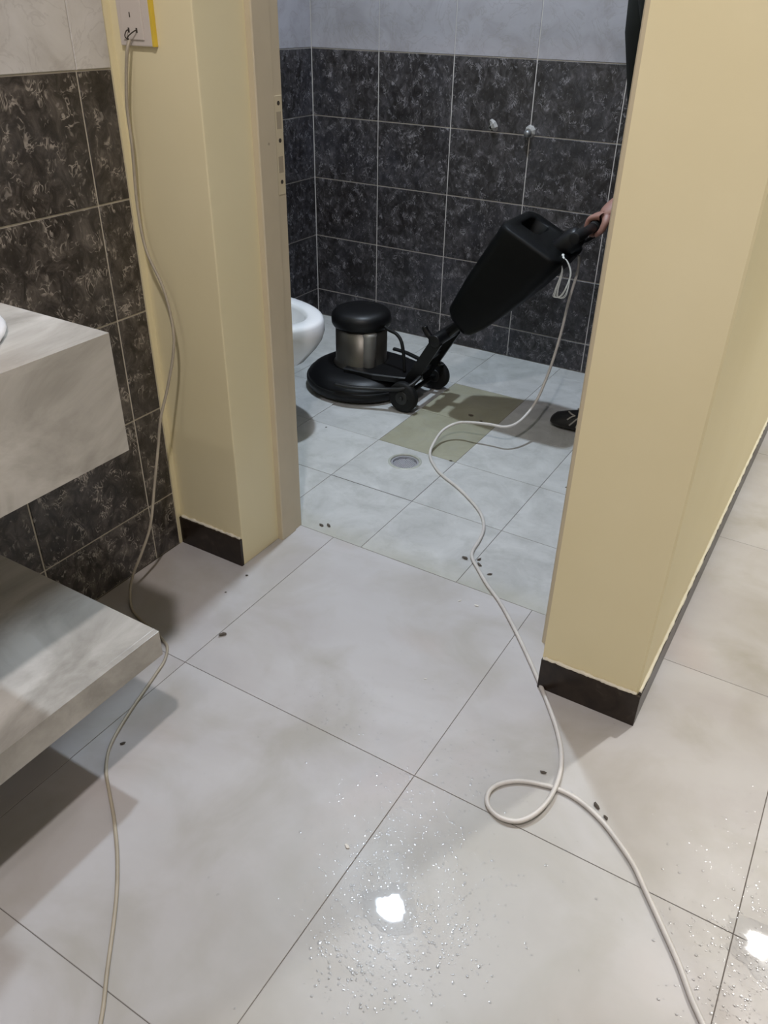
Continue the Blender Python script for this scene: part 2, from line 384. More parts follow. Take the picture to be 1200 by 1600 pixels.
# bathroom back and left walls
wb = struct(obox('wall_back', -1.25, 0.80, 2.1455, 2.26, 0, BZ, M['ggrey']))
brow = [0.1214+0.2475*k for k in range(0, 13)]
for (x0, x1) in cuts(-1.139, 0.80, [-.8164+.331*k for k in range(6)]):
    for (z0, z1) in cuts(0, BZ, brow):
        put_tile(wb, ((x0+x1)/2, 2.143, (z0+z1)/2), '-y', x1-x0, z1-z0, M['darkb'] if z1 < 1.13 else M['lightb'], 0.0003, 0.0042 if z1 < 1.13 else 0.003)
w3 = struct(obox('wall_bathroom_left', -1.25, -1.1415, 0.60, 2.1455, 0, BZ, M['ggrey']))
w4 = struct(obox('wall_bathroom_right', 0.797, 0.80, 0.60, 2.1455, 0, BZ, M['ggrey']))
for (y0, y1) in cuts(0.60, 2.143, [2.143-.331*k for k in range(1, 5)]):
    for (z0, z1) in cuts(0, BZ, brow):
        mt, gp = (M['darkb'], 0.0042) if z1 < 1.13 else (M['lightb'], 0.003)
        put_tile(w3, (-1.139, (y0+y1)/2, (z0+z1)/2), '+x', y1-y0, z1-z0, mt, 0.0003, gp)
        put_tile(w4, (0.795, (y0+y1)/2, (z0+z1)/2), '-x', y1-y0, z1-z0, mt, 0.0003, gp, th=0.002)
# rooms' far sides, out of the frame
struct(obox('wall_rear', -0.46, 2.70, -3.1, -3.0, 0, CZ, M['plain']))
struct(obox('wall_corridor_side', 2.60, 2.70, -3.0, 4.3, 0, CZ, M['plain']))
struct(obox('wall_corridor_end', 0.80, 2.70, 4.2, 4.3, 0, CZ, M['plain']))

# skirting tiles
def skirting(name, pieces):
    e = struct(empty(name, (0, 0, 0)))
    for p in pieces: obox('tile', *p, M['skirt'], e, bev=0.0012)
    return e
skirting('baseboard_left', [(-0.339, -0.1265, 0.3535, 0.363, 0, 0.083)])
skirting('baseboard_front', [(0.7115, 0.9275, 0.3555, 0.363, 0, 0.083)])
skirting('baseboard_right', [(0.92, 0.9275, 0.3645+.33*k, 0.3645+.33*k+.3285, 0, 0.083) for k in range(11)])
# plaster bead on top of the skirting
def bead(name, pts, mat):
    bm = bmesh.new(); P = spline(pts, 14)
    P = [p+Vector((0, 0, random.uniform(-.0012, .0012))) for p in P]
    tube(bm, P, [0.0042+random.uniform(-.0012, .001) for _ in P], 6)
    return struct(obj(name, bm, mat, None, True))
bead('trim_3', [(0.714, 0.3605, 0.0845), (0.79, 0.3605, 0.0845), (0.85, 0.3605, 0.0845), (0.918, 0.3605, 0.0845)], M['plaster'])
bead('trim_4', [(0.9225, 0.37+.2*k, 0.0845) for k in range(10)], M['plaster'])
bead('trim_5', [(-0.335, 0.3605, 0.0845), (-0.26, 0.3605, 0.0845), (-0.19, 0.3605, 0.0845), (-0.13, 0.3605, 0.0845)], M['plaster'])

# door frame
door = struct(empty('door_1', (0.27, 0.55, 0)))
def inworld(o, par):
    o.parent = par; o.matrix_parent_inverse = par.matrix_basis.inverted(); return o
def jamb(pts):   # plan outline lofted to the head
    bm = bmesh.new(); loft(bm, [[(x, y, 0) for x, y in pts], [(x, y, 2.10) for x, y in pts]]); return bm
inworld(obj('jamb', jamb([(-0.126, 0.511), (-0.112, 0.511), (-0.110, 0.514), (-0.110, 0.5705), (-0.1145, 0.5725), (-0.1145, 0.603), (-0.117, 0.606), (-0.126, 0.606)]), M['frame']), door)
inworld(obj('jamb', jamb([(0.712, 0.500), (0.667, 0.500), (0.664, 0.503), (0.664, 0.566), (0.669, 0.568), (0.669, 0.606), (0.712, 0.606)]), M['frame']), door)
inworld(obox('head', -0.11, 0.664, 0.505, 0.606, 2.05, 2.10, M['frame']), door)
sp = inworld(obox('strike_plate', -0.1146, -0.1128, 0.5745, 0.601, 0.905, 1.105, M['strike'], bev=0.0006), door)
for (z0, z1, w_) in ((1.040, 1.074, .016), (0.951, 0.985, .016)):
    inworld(obox('slot', -0.1135, -0.1126, 0.588-w_/2, 0.588+w_/2, z0, z1, M['slot'], bev=0.0002), sp)
for z in (1.0905, 1.017, 0.932):
    inworld(obj('screw', cyl(bmesh.new(), (-0.1135, 0.588, z), (-0.1122, 0.588, z), 0.0045, 12), M['hole']), sp)
inworld(obj('screw_hole', cyl(bmesh.new(), (-0.1115, 0.545, 1.015), (-0.1098, 0.545, 1.015), 0.003, 10), M['slot']), door)

# ------------------------------------------------------------------ ceiling lamps (their light is theirs), the last one added fill
for i, (x, y, z, r, c, s, lab) in enumerate(LAMPS):
    t = tag(empty('ceiling_lamp', (x, y, z)), lab, 'lamp')
    top = (BZ if i == 1 else CZ)-z
    obj('housing', lathe(bmesh.new(), [(r*0.9, top), (r+0.012, top), (r+0.014, 0.003), (r+0.010, -0.002), (r+0.001, -0.002), (r+0.001, 0.006)], 32), M['plant'], t)
    bm = bmesh.new(); bm.faces.new([bm.verts.new((r*math.cos(2*math.pi*q/20), -r*math.sin(2*math.pi*q/20), -0.001)) for q in range(20)])
    me = bpy.data.meshes.new('diffuser'); bm.to_mesh(me); bm.free(); link('diffuser', me, m_emit('lamp_diffuser_glow', c, s), t)

# ------------------------------------------------------------------ vanity counter and shelf
XF, YC, YE = 0.16, -0.185, -1.65
cn = tag(empty('vanity_counter', (XF, YC, 0.676)), 'thick grey marble vanity counter with deep front panel fixed to dark tiled wall', 'counter')
def cpart(name, *a):
    o = obox(name, *a, M['stone'], bev=0.0003); return inworld(o, cn)
BX, BY = -0.045, -0.467
inworld(obj('top_slab', box(box(box(box(bmesh.new(), -0.3415, BX-0.115, YE, YC, 0.848, 0.868), BX+0.115, XF-0.012, YE, YC, 0.848, 0.868), BX-0.115, BX+0.115, YE, BY-0.155, 0.848, 0.868), BX-0.115, BX+0.115, BY+0.155, YC, 0.848, 0.868), M['stone']), cn)
cpart('front_panel', XF-0.012, XF, YE, YC, 0.676, 0.868)
cpart('end_panel', -0.3415, XF-0.012, YC-0.012, YC, 0.676, 0.8475)
cpart('bottom_panel', -0.3415, XF-0.012, YE, YC-0.0125, 0.676, 0.688)
cs = tag(empty('vanity_shelf', (XF, YC, 0.249)), 'low grey marble shelf slab fixed to the tiled wall under the vanity counter', 'shelf')
def spart(name, bm): return inworld(obj(name, bm, M['stone']), cs)
YS = YC-0.004
spart('top_slab', box(bmesh.new(), -0.3415, XF-0.012, YE, YS, 0.293, 0.305, 0.0003))
spart('front_panel', box(bmesh.new(), XF-0.012, XF, YE, YS, 0.249, 0.305, 0.0003))
spart('end_panel', box(bmesh.new(), -0.3415, XF-0.012, YS-0.012, YS, 0.249, 0.2925, 0.0003))
spart('bottom_panel', box(bmesh.new(), -0.3415, XF-0.012, YE, YS-0.0125, 0.249, 0.257, 0.0003))
# counter-top basin fixed in the counter: only its rim enters the photograph
n = 48
def oval(rx, ry, z): return [(rx*math.cos(2*math.pi*k/n), ry*math.sin(2*math.pi*k/n), z) for k in range(n)]
bm = loft(bmesh.new(), [oval(.160, .224, .0004), oval(.168, .233, .003), oval(.170, .235, .008), oval(.167, .232, .0125), oval(.160, .225, .0145), oval(.146, .210, .0145), oval(.136, .198, .011), oval(.128, .186, .001)], False, False)
bs = obj('washbasin', bm, M['ceramic'], None, True); bs.location = (BX, BY, 0.868); bs['label'] = 'white ceramic oval basin rim'
bpy.context.view_layer.update(); bs.parent = cn; bs.matrix_parent_inverse = cn.matrix_basis.inverted()
obj('bowl', loft(bmesh.new(), [oval(.1285, .1865, .0015), oval(.113, .152, -.03), oval(.098, .13, -.08), oval(.07, .09, -.115), oval(.023, .023, -.125)], False, False), M['ceramic'], bs, True)
obj('drain_plug', lathe(bmesh.new(), [(0.0245, -0.126), (0.024, -0.1225), (0.012, -0.121)], 20), M['chrome'], bs, True)

# ------------------------------------------------------------------ wall socket on the left pier
so = tag(empty('wall_socket', (-0.270, 0.363, 1.197)), 'white wall socket with bare cord wires pushed in, yellow film along its right edge', 'socket')
def sub(name, bm, mat, par, smooth=False): return obj(name, bm, mat, par, smooth)
sub('plate', box(bmesh.new(), -0.0425, 0.0425, -0.009, 0, 0, 0.147, 0.002), M['plastic'], so)
sub('socket_panel', box(bmesh.new(), -0.030, 0.024, -0.012, -0.0085, 0.0105, 0.080, 0.0015), M['plastic'], so)
sub('switch_rocker', box(bmesh.new(), -0.030, 0.024, -0.014, -0.0085, 0.084, 0.136, 0.003), M['plastic'], so)
for (hx, hz, hw, hh) in ((-0.006, 0.052, .0012, .0042), (-0.013, 0.0265, .002, .004), (0.008, 0.0265, .002, .004)):
    sub('pin_hole', box(bmesh.new(), hx-hw, hx+hw, -0.0125, -0.0118, hz-hh, hz+hh), M['hole'], so)
sub('protective_film', box(bmesh.new(), 0.0425, 0.0485, -0.0095, -0.0002, 0.0, 0.147, 0.0005), M['yellow'], so)

# ------------------------------------------------------------------ cords
def cord(name, pts, r, mat, label, cat, **kw):
    bm = tube(bmesh.new(), spline(pts, 6), r, 10)
    return tag(obj(name, bm, mat, None, True), label, cat)
W = [(-0.2805, 0.347, 1.207), (-0.281, 0.338, 1.189), (-0.292, 0.337, 1.144), (-0.303, 0.338, 1.087), (-0.304, 0.338, 1.015), (-0.313, 0.338, 0.901), (-0.297, 0.33, 0.81),
     (-0.254, 0.325, 0.733), (-0.235, 0.32, 0.651), (-0.233, 0.31, 0.593), (-0.251, 0.295, 0.508), (-0.263, 0.27, 0.432), (-0.264, 0.25, 0.363), (-0.258, 0.215, 0.275), (-0.253, 0.18, 0.185),
     (-0.264, 0.15, 0.118), (-0.276, 0.12, 0.061), (-0.274, 0.10, 0.020)]
L = [(-0.241, 0.07), (-0.194, 0.051), (-0.135, 0.038), (-0.092, 0.025), (-0.065, 0.011), (-0.04, -0.024), (-0.026, -0.064), (-0.009, -0.118), (0.007, -0.17), (0.027, -0.225), (0.044, -0.262), (0.064, -0.29), (0.093, -0.318), (0.132, -0.346), (0.176, -0.377), (0.226, -0.416), (0.265, -0.451), (0.299, -0.485), (0.336, -0.527), (0.382, -0.582), (0.425, -0.632), (0.47, -0.70), (0.50, -0.80), (0.49, -0.95)]
sc_o = cord('supply_cord', W+[(x, y, 0.0036) for x, y in L], 0.0034, M['cord2'], 'beige cord hanging from the wall socket and trailing over the floor past the shelf', 'cord')
for sx, hx in ((-1, -0.013), (1, 0.008)):
    bm = tube(bmesh.new(), spline([(-0.2805, 0.346, 1.206), (-0.281+0.004*sx, 0.341, 1.213), (-0.270+hx, 0.3445, 1.2225), (-0.270+hx, 0.352, 1.2235)], 5), 0.0011, 8)
    inworld(obj('bare_wire', bm, M['hole'], None, True), sc_o)
Rr = [(0.038, 1.121), (0.094, 1.073), (0.174, 1.029), (0.251, 0.975), (0.305, 0.925), (0.34, 0.867), (0.356, 0.807), (0.363, 0.749), (0.377, 0.715), (0.414, 0.676), (0.465, 0.626), (0.518, 0.582), (0.58, 0.519), (0.642, 0.45), (0.704, 0.377), (0.758, 0.309), (0.795, 0.258), (0.824, 0.206), (0.842, 0.151), (0.848, 0.093), (0.84, 0.043), (0.819, 0.008), (0.789, -0.003), (0.762, 0.004), (0.746, 0.021), (0.742, 0.044), (0.753, 0.069), (0.78, 0.093), (0.82, 0.109), (0.863, 0.116), (0.903, 0.11), (0.947, 0.091), (0.985, 0.065), (1.024, 0.033), (1.058, -0.007), (1.098, -0.054), (1.135, -0.099), (1.165, -0.142), (1.189, -0.171), (1.21, -0.198), (1.23, -0.26), (1.26, -0.40), (1.24, -0.6)]
def zR(i):   # the loop's second pass lies on the first where they cross
    d = abs(i-19.4)
    return 0.0048+0.0085*max(0.0, 1-d/3.2)
HANG = [(0.262, 1.63, 0.600), (0.270, 1.615, 0.555), (0.262, 1.59, 0.46), (0.258, 1.575, 0.37), (0.252, 1.55, 0.28), (0.243, 1.52, 0.20), (0.234, 1.47, 0.135), (0.216, 1.395, 0.095), (0.186, 1.352, 0.083), (0.132, 1.345, 0.080), (0.077, 1.335, 0.076), (0.020, 1.325, 0.064), (-0.013, 1.28, 0.045), (-0.013, 1.21, 0.02), (0.002, 1.165, 0.009)]
cord('scrubber_cord', HANG+[(x, y, zR(i)) for i, (x, y) in enumerate(Rr)], 0.0048, M['cord'], 'white power cord of the floor scrubber, looping out through the doorway', 'cord')

# ------------------------------------------------------------------ floor drain
dt = tag(empty('floor_drain', (DR[0], DR[1], 0)), 'round floor drain with recessed metal grate in the pale bathroom tiles', 'drain')
ring = lambda r, z, k=48: [(r*math.cos(2*math.pi*q/k), r*math.sin(2*math.pi*q/k), z) for q in range(k)]
obj('surround', loft(bmesh.new(), [ring(r_, z_) for r_, z_ in [(0.047, -0.02), (0.047, -0.001), (0.0475, 0.0015), (0.050, 0.0022), (0.0555, 0.0008), (0.056, 0.0001)]], False, False), M['drainr'], dt, True)
bm = bmesh.new()
ring = lambda r, z, k=48: [(r*math.cos(2*math.pi*q/k), r*math.sin(2*math.pi*q/k), z) for q in range(k)]
loft(bm, [ring(.0405, -.004), ring(.0465, -.004), ring(.0468, -.0105), ring(.0395, -.0125), ring(.0395, -.006)], False, False)
obj('collar', bm, M['chrome'], dt, True)
obj('sump', loft(bmesh.new(), [ring(.0475, -.012), ring(.0475, -.031), ring(.01, -.031)], False, True), M['hole'], dt)
bm = bmesh.new()
for k in range(-6, 7):
    c_ = k*0.0062; h = math.sqrt(max(0, 0.0395**2-c_**2))
    if h > 0.004:
        box(bm, c_-0.0014, c_+0.0014, -h, h, -0.0135, -0.0115)
        box(bm, -h, h, c_-0.0014, c_+0.0014, -0.0133, -0.0117)
obj('grate', bm, M['chrome'], dt)

# ------------------------------------------------------------------ toilet
tl = tag(empty('toilet', (-1.139, 1.08, 0)), 'white ceramic toilet bowl half hidden by the left door jamb', 'toilet')
def egg(cx, rx, ry, z, k=48, p=2.3):
    out = []
    for q in range(k):
        a = 2*math.pi*q/k; c_, s_ = math.cos(a), math.sin(a)
        e = 2/p if c_ < 0 else 1.0
        out.append((cx+1.139+math.copysign(abs(c_)**e, c_)*rx, math.copysign(abs(s_)**(1.0 if c_ > 0 else 0.85), s_)*ry, z))
    return out
bm = loft(bmesh.new(), [egg(-.83, .20, .115, 0), egg(-.83, .19, .105, .02), egg(-.82, .185, .10, .12), egg(-.78, .215, .12, .19), egg(-.72, .265, .150, .255), egg(-.685, .275, .172, .305), egg(-.672, .282, .184, .335), egg(-.668, .285, .188, .36), egg(-.668, .284, .188, .392), egg(-.668, .279, .184, .401), egg(-.668, .270, .176, .405),
                        egg(-.668, .232, .142, .405), egg(-.668, .224, .134, .402), egg(-.668, .220, .130, .39), egg(-.67, .205, .12, .33), egg(-.69, .15, .09, .25), egg(-.72, .06, .05, .20)])
obj('bowl', bm, M['ceramic'], tl, True)
obj('cistern', box(bmesh.new(), 0.0, 0.185, -0.19, 0.19, 0.395, 0.72, 0.02, 3), M['ceramic'], tl, True)
obj('cistern_lid', box(bmesh.new(), 0.0, 0.195, -0.198, 0.198, 0.722, 0.75, 0.008, 3), M['ceramic'], tl, True)
obj('flush_button', cyl(bmesh.new(), (0.095, 0, 0.75), (0.095, 0, 0.756), 0.022, 20, 0.002), M['chrome'], tl, True)
obj('bowl_neck', box(bmesh.new(), 0.0, 0.26, -0.10, 0.10, 0.0, 0.394, 0.02, 3), M['ceramic'], tl, True)

# ------------------------------------------------------------------ floor scrubber; local x runs from the disc to the handle
MC = (-0.512, 1.545, 0)
ms = tag(empty('floor_scrubber', MC), 'black rotary floor scrubber with round motor, disc base and slanted tank', 'floor scrubber')
def mp(name, bm, mat, par=ms, smooth=True): return obj(name, bm, mat, par, smooth)
mp('brush', lathe(bmesh.new(), [(0.02, 0.003), (0.185, 0.003), (0.19, 0.006), (0.188, 0.035), (0.02, 0.035)], 48), M['rubber'])
mp('disc_shroud', lathe(bmesh.new(), [(0.188, 0.014), (0.205, 0.012), (0.209, 0.018), (0.209, 0.050), (0.205, 0.058), (0.196, 0.063), (0.190, 0.072), (0.165, 0.086), (0.13, 0.094), (0.02, 0.096)], 64), M['black'])
mp('bumper_ring', lathe(bmesh.new(), [(0.2085, 0.030), (0.213, 0.032), (0.2135, 0.040), (0.213, 0.046), (0.2085, 0.048)], 64), M['rubber'])
mp('motor_housing', lathe(bmesh.new(), [(0.106, 0.093), (0.108, 0.098), (0.102, 0.104), (0.0985, 0.112), (0.0985, 0.262), (0.05, 0.264)], 48), M['motor'])
mp('motor_cap', lathe(bmesh.new(), [(0.098, 0.245), (0.108, 0.247), (0.1125, 0.256), (0.1135, 0.272), (0.110, 0.290), (0.098, 0.303), (0.075, 0.310), (0.04, 0.313), (0.005, 0.314)], 48), M['black'])
a0 = math.radians(-38); cxp = (0.083*math.cos(a0), 0.083*math.sin(a0))
cp = mp('capacitor_cover', lathe(bmesh.new(), [(0.024, 0.105), (0.0285, 0.108), (0.0285, 0.226), (0.0300, 0.229), (0.0300, 0.236), (0.0285, 0.239), (0.022, 0.243), (0.004, 0.2435)], 24, (cxp[0], cxp[1], 0)), M['capac'])
# deck plate behind the motor
bm = bmesh.new()
pl = [(0.0, -0.125), (0.12, -0.115), (0.22, -0.085), (0.255, -0.07), (0.255, 0.07), (0.22, 0.085), (0.12, 0.115), (0.0, 0.125)]
loft(bm, [[(x, y, 0.088) for x, y in pl], [(x, y, 0.106) for x, y in pl], [(x*0.99, y*0.95, 0.110) for x, y in pl]])
mp('deck_plate', bm, M['black'], ms, False)
WX, WZ = 0.262, 0.058
for sy in (-1, 1):
    wy = 0.125*sy
    wh = mp('wheel', tube(bmesh.new(), [(WX, wy-0.016, WZ), (WX, wy-0.013, WZ), (WX, wy-0.008, WZ), (WX, wy+0.008, WZ), (WX, wy+0.013, WZ), (WX, wy+0.016, WZ)], [0.047, 0.054, 0.0575, 0.0575, 0.054, 0.047], 32), M['rubber'])
    mp('hub', cyl(bmesh.new(), (WX, wy-0.019, WZ), (WX, wy+0.019, WZ), 0.026, 24, 0.003), M['steel'], wh)
    mp('axle_cap', cyl(bmesh.new(), (WX, wy+sy*0.018, WZ), (WX, wy+sy*0.026, WZ), 0.009, 14, 0.002), M['steel'], wh)
    # low yoke bar hugging the shroud, bending up to the bracket
    yk = spline([(0.02, sy*0.214, 0.082), (0.08, sy*0.206, 0.082), (0.15, sy*0.178, 0.083), (0.215, sy*0.152, 0.086), (0.262, sy*0.140, 0.095), (0.292, sy*0.112, 0.112), (0.300, sy*0.066, 0.128)], 6)
    mp('yoke_bar', tube(bmesh.new(), yk, 0.0095, 8, 0.75), M['steel'])
    # slanted bracket rail from the axle to the pivot
    bm = bmesh.new()
    rail = [(0.222, 0.080), (0.262, 0.066), (0.378, 0.262), (0.372, 0.288), (0.348, 0.292), (0.334, 0.270)]
    loft(bm, [[(x, sy*0.070-0.006, z) for x, z in rail], [(x, sy*0.070+0.006, z) for x, z in rail]])
    mp('bracket_rail', bm, M['black'], ms, False)
mp('axle', cyl(bmesh.new(), (WX, -0.112, WZ), (WX, 0.112, WZ), 0.009, 14), M['steel'])
for (x, z) in ((0.268, 0.115), (0.305, 0.18), (0.342, 0.245)):
    mp('cross_bar', box(bmesh.new(), x-0.010, x+0.006, -0.066, 0.066, z-0.006, z+0.006), M['black'], ms, False)
mp('pivot_pin', cyl(bmesh.new(), (0.354, -0.084, 0.274), (0.354, 0.084, 0.274), 0.023, 20, 0.004), M['black'])
mp('locking_lever', tube(bmesh.new(), spline([(0.345, -0.07, 0.272), (0.318, -0.072, 0.300), (0.308, -0.072, 0.318)], 4), 0.011, 8), M['black'])
# pole
ax0, ax1 = Vector((0.335, 0, 0.255)), Vector((0.800, 0, 0.690))
mp('pole', cyl(bmesh.new(), ax0, ax1, 0.0165, 16), M['steel'])
hb = bmesh.new()
dax = (ax1-ax0).normalized(); q0 = ax0+dax*0.50
tube(hb, [q0, q0+dax*0.012, q0+dax*0.03, q0+dax*0.115, q0+dax*0.128, q0+dax*0.135], [0.020, 0.030, 0.034, 0.033, 0.028, 0.018], 12)
mp('switch_housing', hb, M['black'])
hx, hz = 0.812, 0.695
gb = spline([(hx, -0.10, hz), (hx, 0.0, hz), (hx, 0.10, hz), (hx, 0.215, hz)], 4)
mp('cross_handle', tube(bmesh.new(), gb, 0.0145, 14), M['black'])
for y0, y1 in ((-0.105, -0.025), (0.06, 0.22)):
    mp('grip', cyl(bmesh.new(), (hx, y0, hz), (hx, y1, hz), 0.0175, 16, 0.004), M['rubber'])
mp('trigger_lever', tube(bmesh.new(), spline([(0.775, 0.02, 0.655), (0.79, 0.08, 0.648), (0.80, 0.19, 0.655)], 5), 0.006, 8), M['steel'])
# motor lead
mp('motor_lead', tube(bmesh.new(), spline([(0.104, -0.01, 0.262), (0.13, -0.015, 0.252), (0.165, -0.02, 0.245), (0.19, -0.025, 0.222), (0.205, -0.03, 0.17), (0.212, -0.032, 0.112)], 6), 0.0065, 10), M['rubber'])
# tank: rounded sections lofted from the pivot end to the tilted open top
def rrect(c, u, v, a, b, r, k=6):
    out = []
    for (sx, sy, st) in ((1, 1, 0), (-1, 1, 90), (-1, -1, 180), (1, -1, 270)):
        for q in range(k+1):
            t_ = math.radians(st+90*q/k)
            out.append(c+u*(sx*(a-r)+r*math.cos(t_))+v*(sy*(b-r)+r*math.sin(t_)))
    return out
V = Vector((0, 1, 0))
def sect(x, z, ang, a, b, r): return rrect(Vector((x, 0, z)), Vector((math.cos(ang), 0, math.sin(ang))), V, a, b, r)
D = math.radians
OX = -MC[0]
secs = [(-0.068, 0.345, -44, 0.030, 0.060, .02), (-0.075, 0.350, -44, 0.050, 0.085, .028), (-0.064, 0.366, -43, 0.061, 0.098, .03), (-0.028, 0.405, -42, 0.074, 0.108, .035),
        (0.02, 0.465, -40, 0.088, 0.115, .038), (0.08, 0.540, -36, 0.100, 0.121, .04), (0.135, 0.612, -30, 0.108, 0.126, .04), (0.163, 0.655, -25, 0.112, 0.128, .04), (0.168, 0.663, -25, 0.110, 0.126, .04), (0.170, 0.666, -25, 0.104, 0.120, .036)]
rings = [sect(x+OX, z, D(a), wa, wb_, r) for x, z, a, wa, wb_, r in secs]
# top face runs to an oval fill opening, then down inside
c0 = Vector((0.160+OX, 0.0, 0.672)); uu = Vector((math.cos(D(-25)), 0, math.sin(D(-25))))
nn = Vector((-uu.z, 0, uu.x))
nr = len(rings[0])
def ovalr(cc, a, b):
    out = []
    for p in rings[-1]:
        d = p-Vector((0.170+OX, 0, 0.666)); x_, y_ = d.dot(uu)/0.104, d.y/0.120; h = math.hypot(x_, y_)
        out.append(cc+uu*(a*x_/h)+V*(b*y_/h))
    return out
c1 = Vector((0.128+OX, 0.022, 0.6868))
rings += [ovalr(c1, .046, .072), ovalr(c1-nn*0.005, .042, .066), ovalr(c1-nn*0.06, .038, .060), ovalr(c1-nn*0.10, .03, .04)]
mp('water_tank', loft(bmesh.new(), rings), M['tankm'])
# white twine tied round the handle
tw = tag(empty('twine_loop', (0.262, 1.50, 0.60)), 'knotted loops of thin white plastic twine tied on the scrubber handle', 'twine')
tb = Vector((0.250, 1.490, 0.600))
for k in range(6):
    s1, s2 = random.uniform(-.012, .012), random.uniform(.012, .034)
    pts = [tb+Vector((0, 0, 0.02)), tb+Vector((.012+s2*.4, -.006, .016)), tb+Vector((.028+s2*.5, -.01, -.025)), tb+Vector((.018+s1+s2*.4, -.012, -.085-0.3*abs(s1))), tb+Vector((.006+s1, -.012, -.098)), tb+Vector((.004+s1*.6, -.010, -.075)), tb+Vector((.012+s1*.2, -.006, -.02)), tb+Vector((.002, 0, .012))]
    inworld(obj('strand', tube(bmesh.new(), spline(pts, 7), 0.0013, 6), M['twine'], None, True), tw)
kn = [tb+Vector((-.022, .0, -.018)), tb+Vector((-.020, -.004, .004)), tb+Vector((-.004, -.012, .018)), tb+Vector((.012, -.010, .020)), tb+Vector((.004, .004, .030))]
inworld(obj('knot', tube(bmesh.new(), spline(kn, 6), [0.004+0.0012*math.sin(q*1.7) for q in range(25)], 8), M['twine'], None, True), tw)

# ------------------------------------------------------------------ pipe stubs on the back wall
p1 = tag(empty('pipe_outlet', (-0.156, 2.143, 0.872)), 'capped grey pipe stub on the crossing of the tile joints', 'pipe')
obj('cap', tube(bmesh.new(), [(0, 0.002, 0), (0, -0.02, 0), (0, -0.026, 0), (0, -0.030, 0)], [0.013, 0.0135, 0.0115, 0.006], 14), M['pipe'], p1, True)
obj('putty_collar', tube(bmesh.new(), [(0.002, 0.002, 0.006), (0.001, -0.004, 0.006), (0, -0.007, 0.005)], [0.023, 0.020, 0.013], 9), M['putty'], p1)
p2 = tag(empty('pipe_outlet', (-0.311, 2.143, 0.880)), 'cut pipe outlet in rough putty left of the capped stub', 'pipe')
obj('socket_end', tube(bmesh.new(), [(0, 0.002, 0), (0, -0.006, 0), (0, -0.006, 0), (0, -0.001, 0)], [0.009, 0.009, 0.006, 0.005], 12), M['pipe'], p2)
obj('putty_collar', tube(bmesh.new(), [(0.006, 0.002, 0.006), (0.004, -0.003, 0.004), (0, -0.005, 0.002)], [0.026, 0.022, 0.010], 8), M['putty'], p2)

# ------------------------------------------------------------------ the worker, mostly behind the right pier
def skinned(verts, edges, radii, root, sub=2):
    me = bpy.data.meshes.new('sk'); me.from_pydata([Vector(v) for v in verts], edges, [])
    o = bpy.data.objects.new('sk', me); col.objects.link(o)
    md = o.modifiers.new('s', 'SKIN'); md.use_smooth_shade = True
    for i, r in enumerate(radii):
        sv = me.skin_vertices[0].data[i]; sv.radius = (r, r) if isinstance(r, (int, float)) else r
        sv.use_root = (i == root)
    s2_ = o.modifiers.new('u', 'SUBSURF'); s2_.levels = sub; s2_.render_levels = sub
    dg = bpy.context.evaluated_depsgraph_get(); dg.update()
    m2 = bpy.data.meshes.new_from_object(o.evaluated_get(dg))
    bpy.data.objects.remove(o); bpy.data.meshes.remove(me)
    for p in m2.polygons: p.use_smooth = True
    return m2
pr_ = tag(empty('person', (0.56, 1.56, 0)), 'person in black shirt and trousers leaning over and gripping the scrubber handle', 'person')
hand = Vector((hx+MC[0], MC[1]+0.115, hz))           # on the right grip
J = dict(pel=(0.60, 1.56, 0.93), wai=(0.505, 1.56, 1.06), che=(0.462, 1.56, 1.24), nek=(0.420, 1.56, 1.405), hea=(0.395, 1.56, 1.50),
         shr=(0.458, 1.725, 1.345), elr=(0.520, 1.765, 1.08), wrr=(0.375, 1.69, 0.785),
         shl=(0.458, 1.395, 1.345), ell=(0.545, 1.33, 1.09), wrl=(0.50, 1.36, 0.86),
         hir=(0.60, 1.655, 0.90), knr=(0.403, 1.655, 0.50), anr=(0.490, 1.632, 0.085), ftr=(0.36, 1.625, 0.05),
         hil=(0.60, 1.465, 0.90), knl=(0.585, 1.44, 0.49), anl=(0.635, 1.43, 0.085), ftl=(0.51, 1.42, 0.05))
R_ = dict(pel=.125, wai=.115, che=.125, nek=.056, hea=.060, shr=.062, elr=.042, wrr=.028, shl=.062, ell=.042, wrl=.028,
          hir=.088, knr=.058, anr=.040, ftr=.036, hil=.088, knl=.058, anl=.040, ftl=.036)
EDG = [('pel', 'wai'), ('wai', 'che'), ('che', 'nek'), ('nek', 'hea'), ('che', 'shr'), ('shr', 'elr'), ('elr', 'wrr'), ('che', 'shl'), ('shl', 'ell'), ('ell', 'wrl'),
       ('pel', 'hir'), ('hir', 'knr'), ('knr', 'anr'), ('anr', 'ftr'), ('pel', 'hil'), ('hil', 'knl'), ('knl', 'anl'), ('anl', 'ftl')]
def from_joints(edges, grow=0.0, root='pel', extra=None, trim=None, rad=None):
    names = []
    for a, b in edges:
        for q in (a, b):
            if q not in names: names.append(q)
    J2 = dict(J); R2 = dict(R_)
    if rad: R2.update(rad)
    if trim: J2.update(trim)
    vs = [J2[q] for q in names]; rs = [R2[q]+grow for q in names]; es = [(names.index(a), names.index(b)) for a, b in edges]
    if extra: extra(names, vs, rs, es)
    return skinned(vs, es, rs, names.index(root))
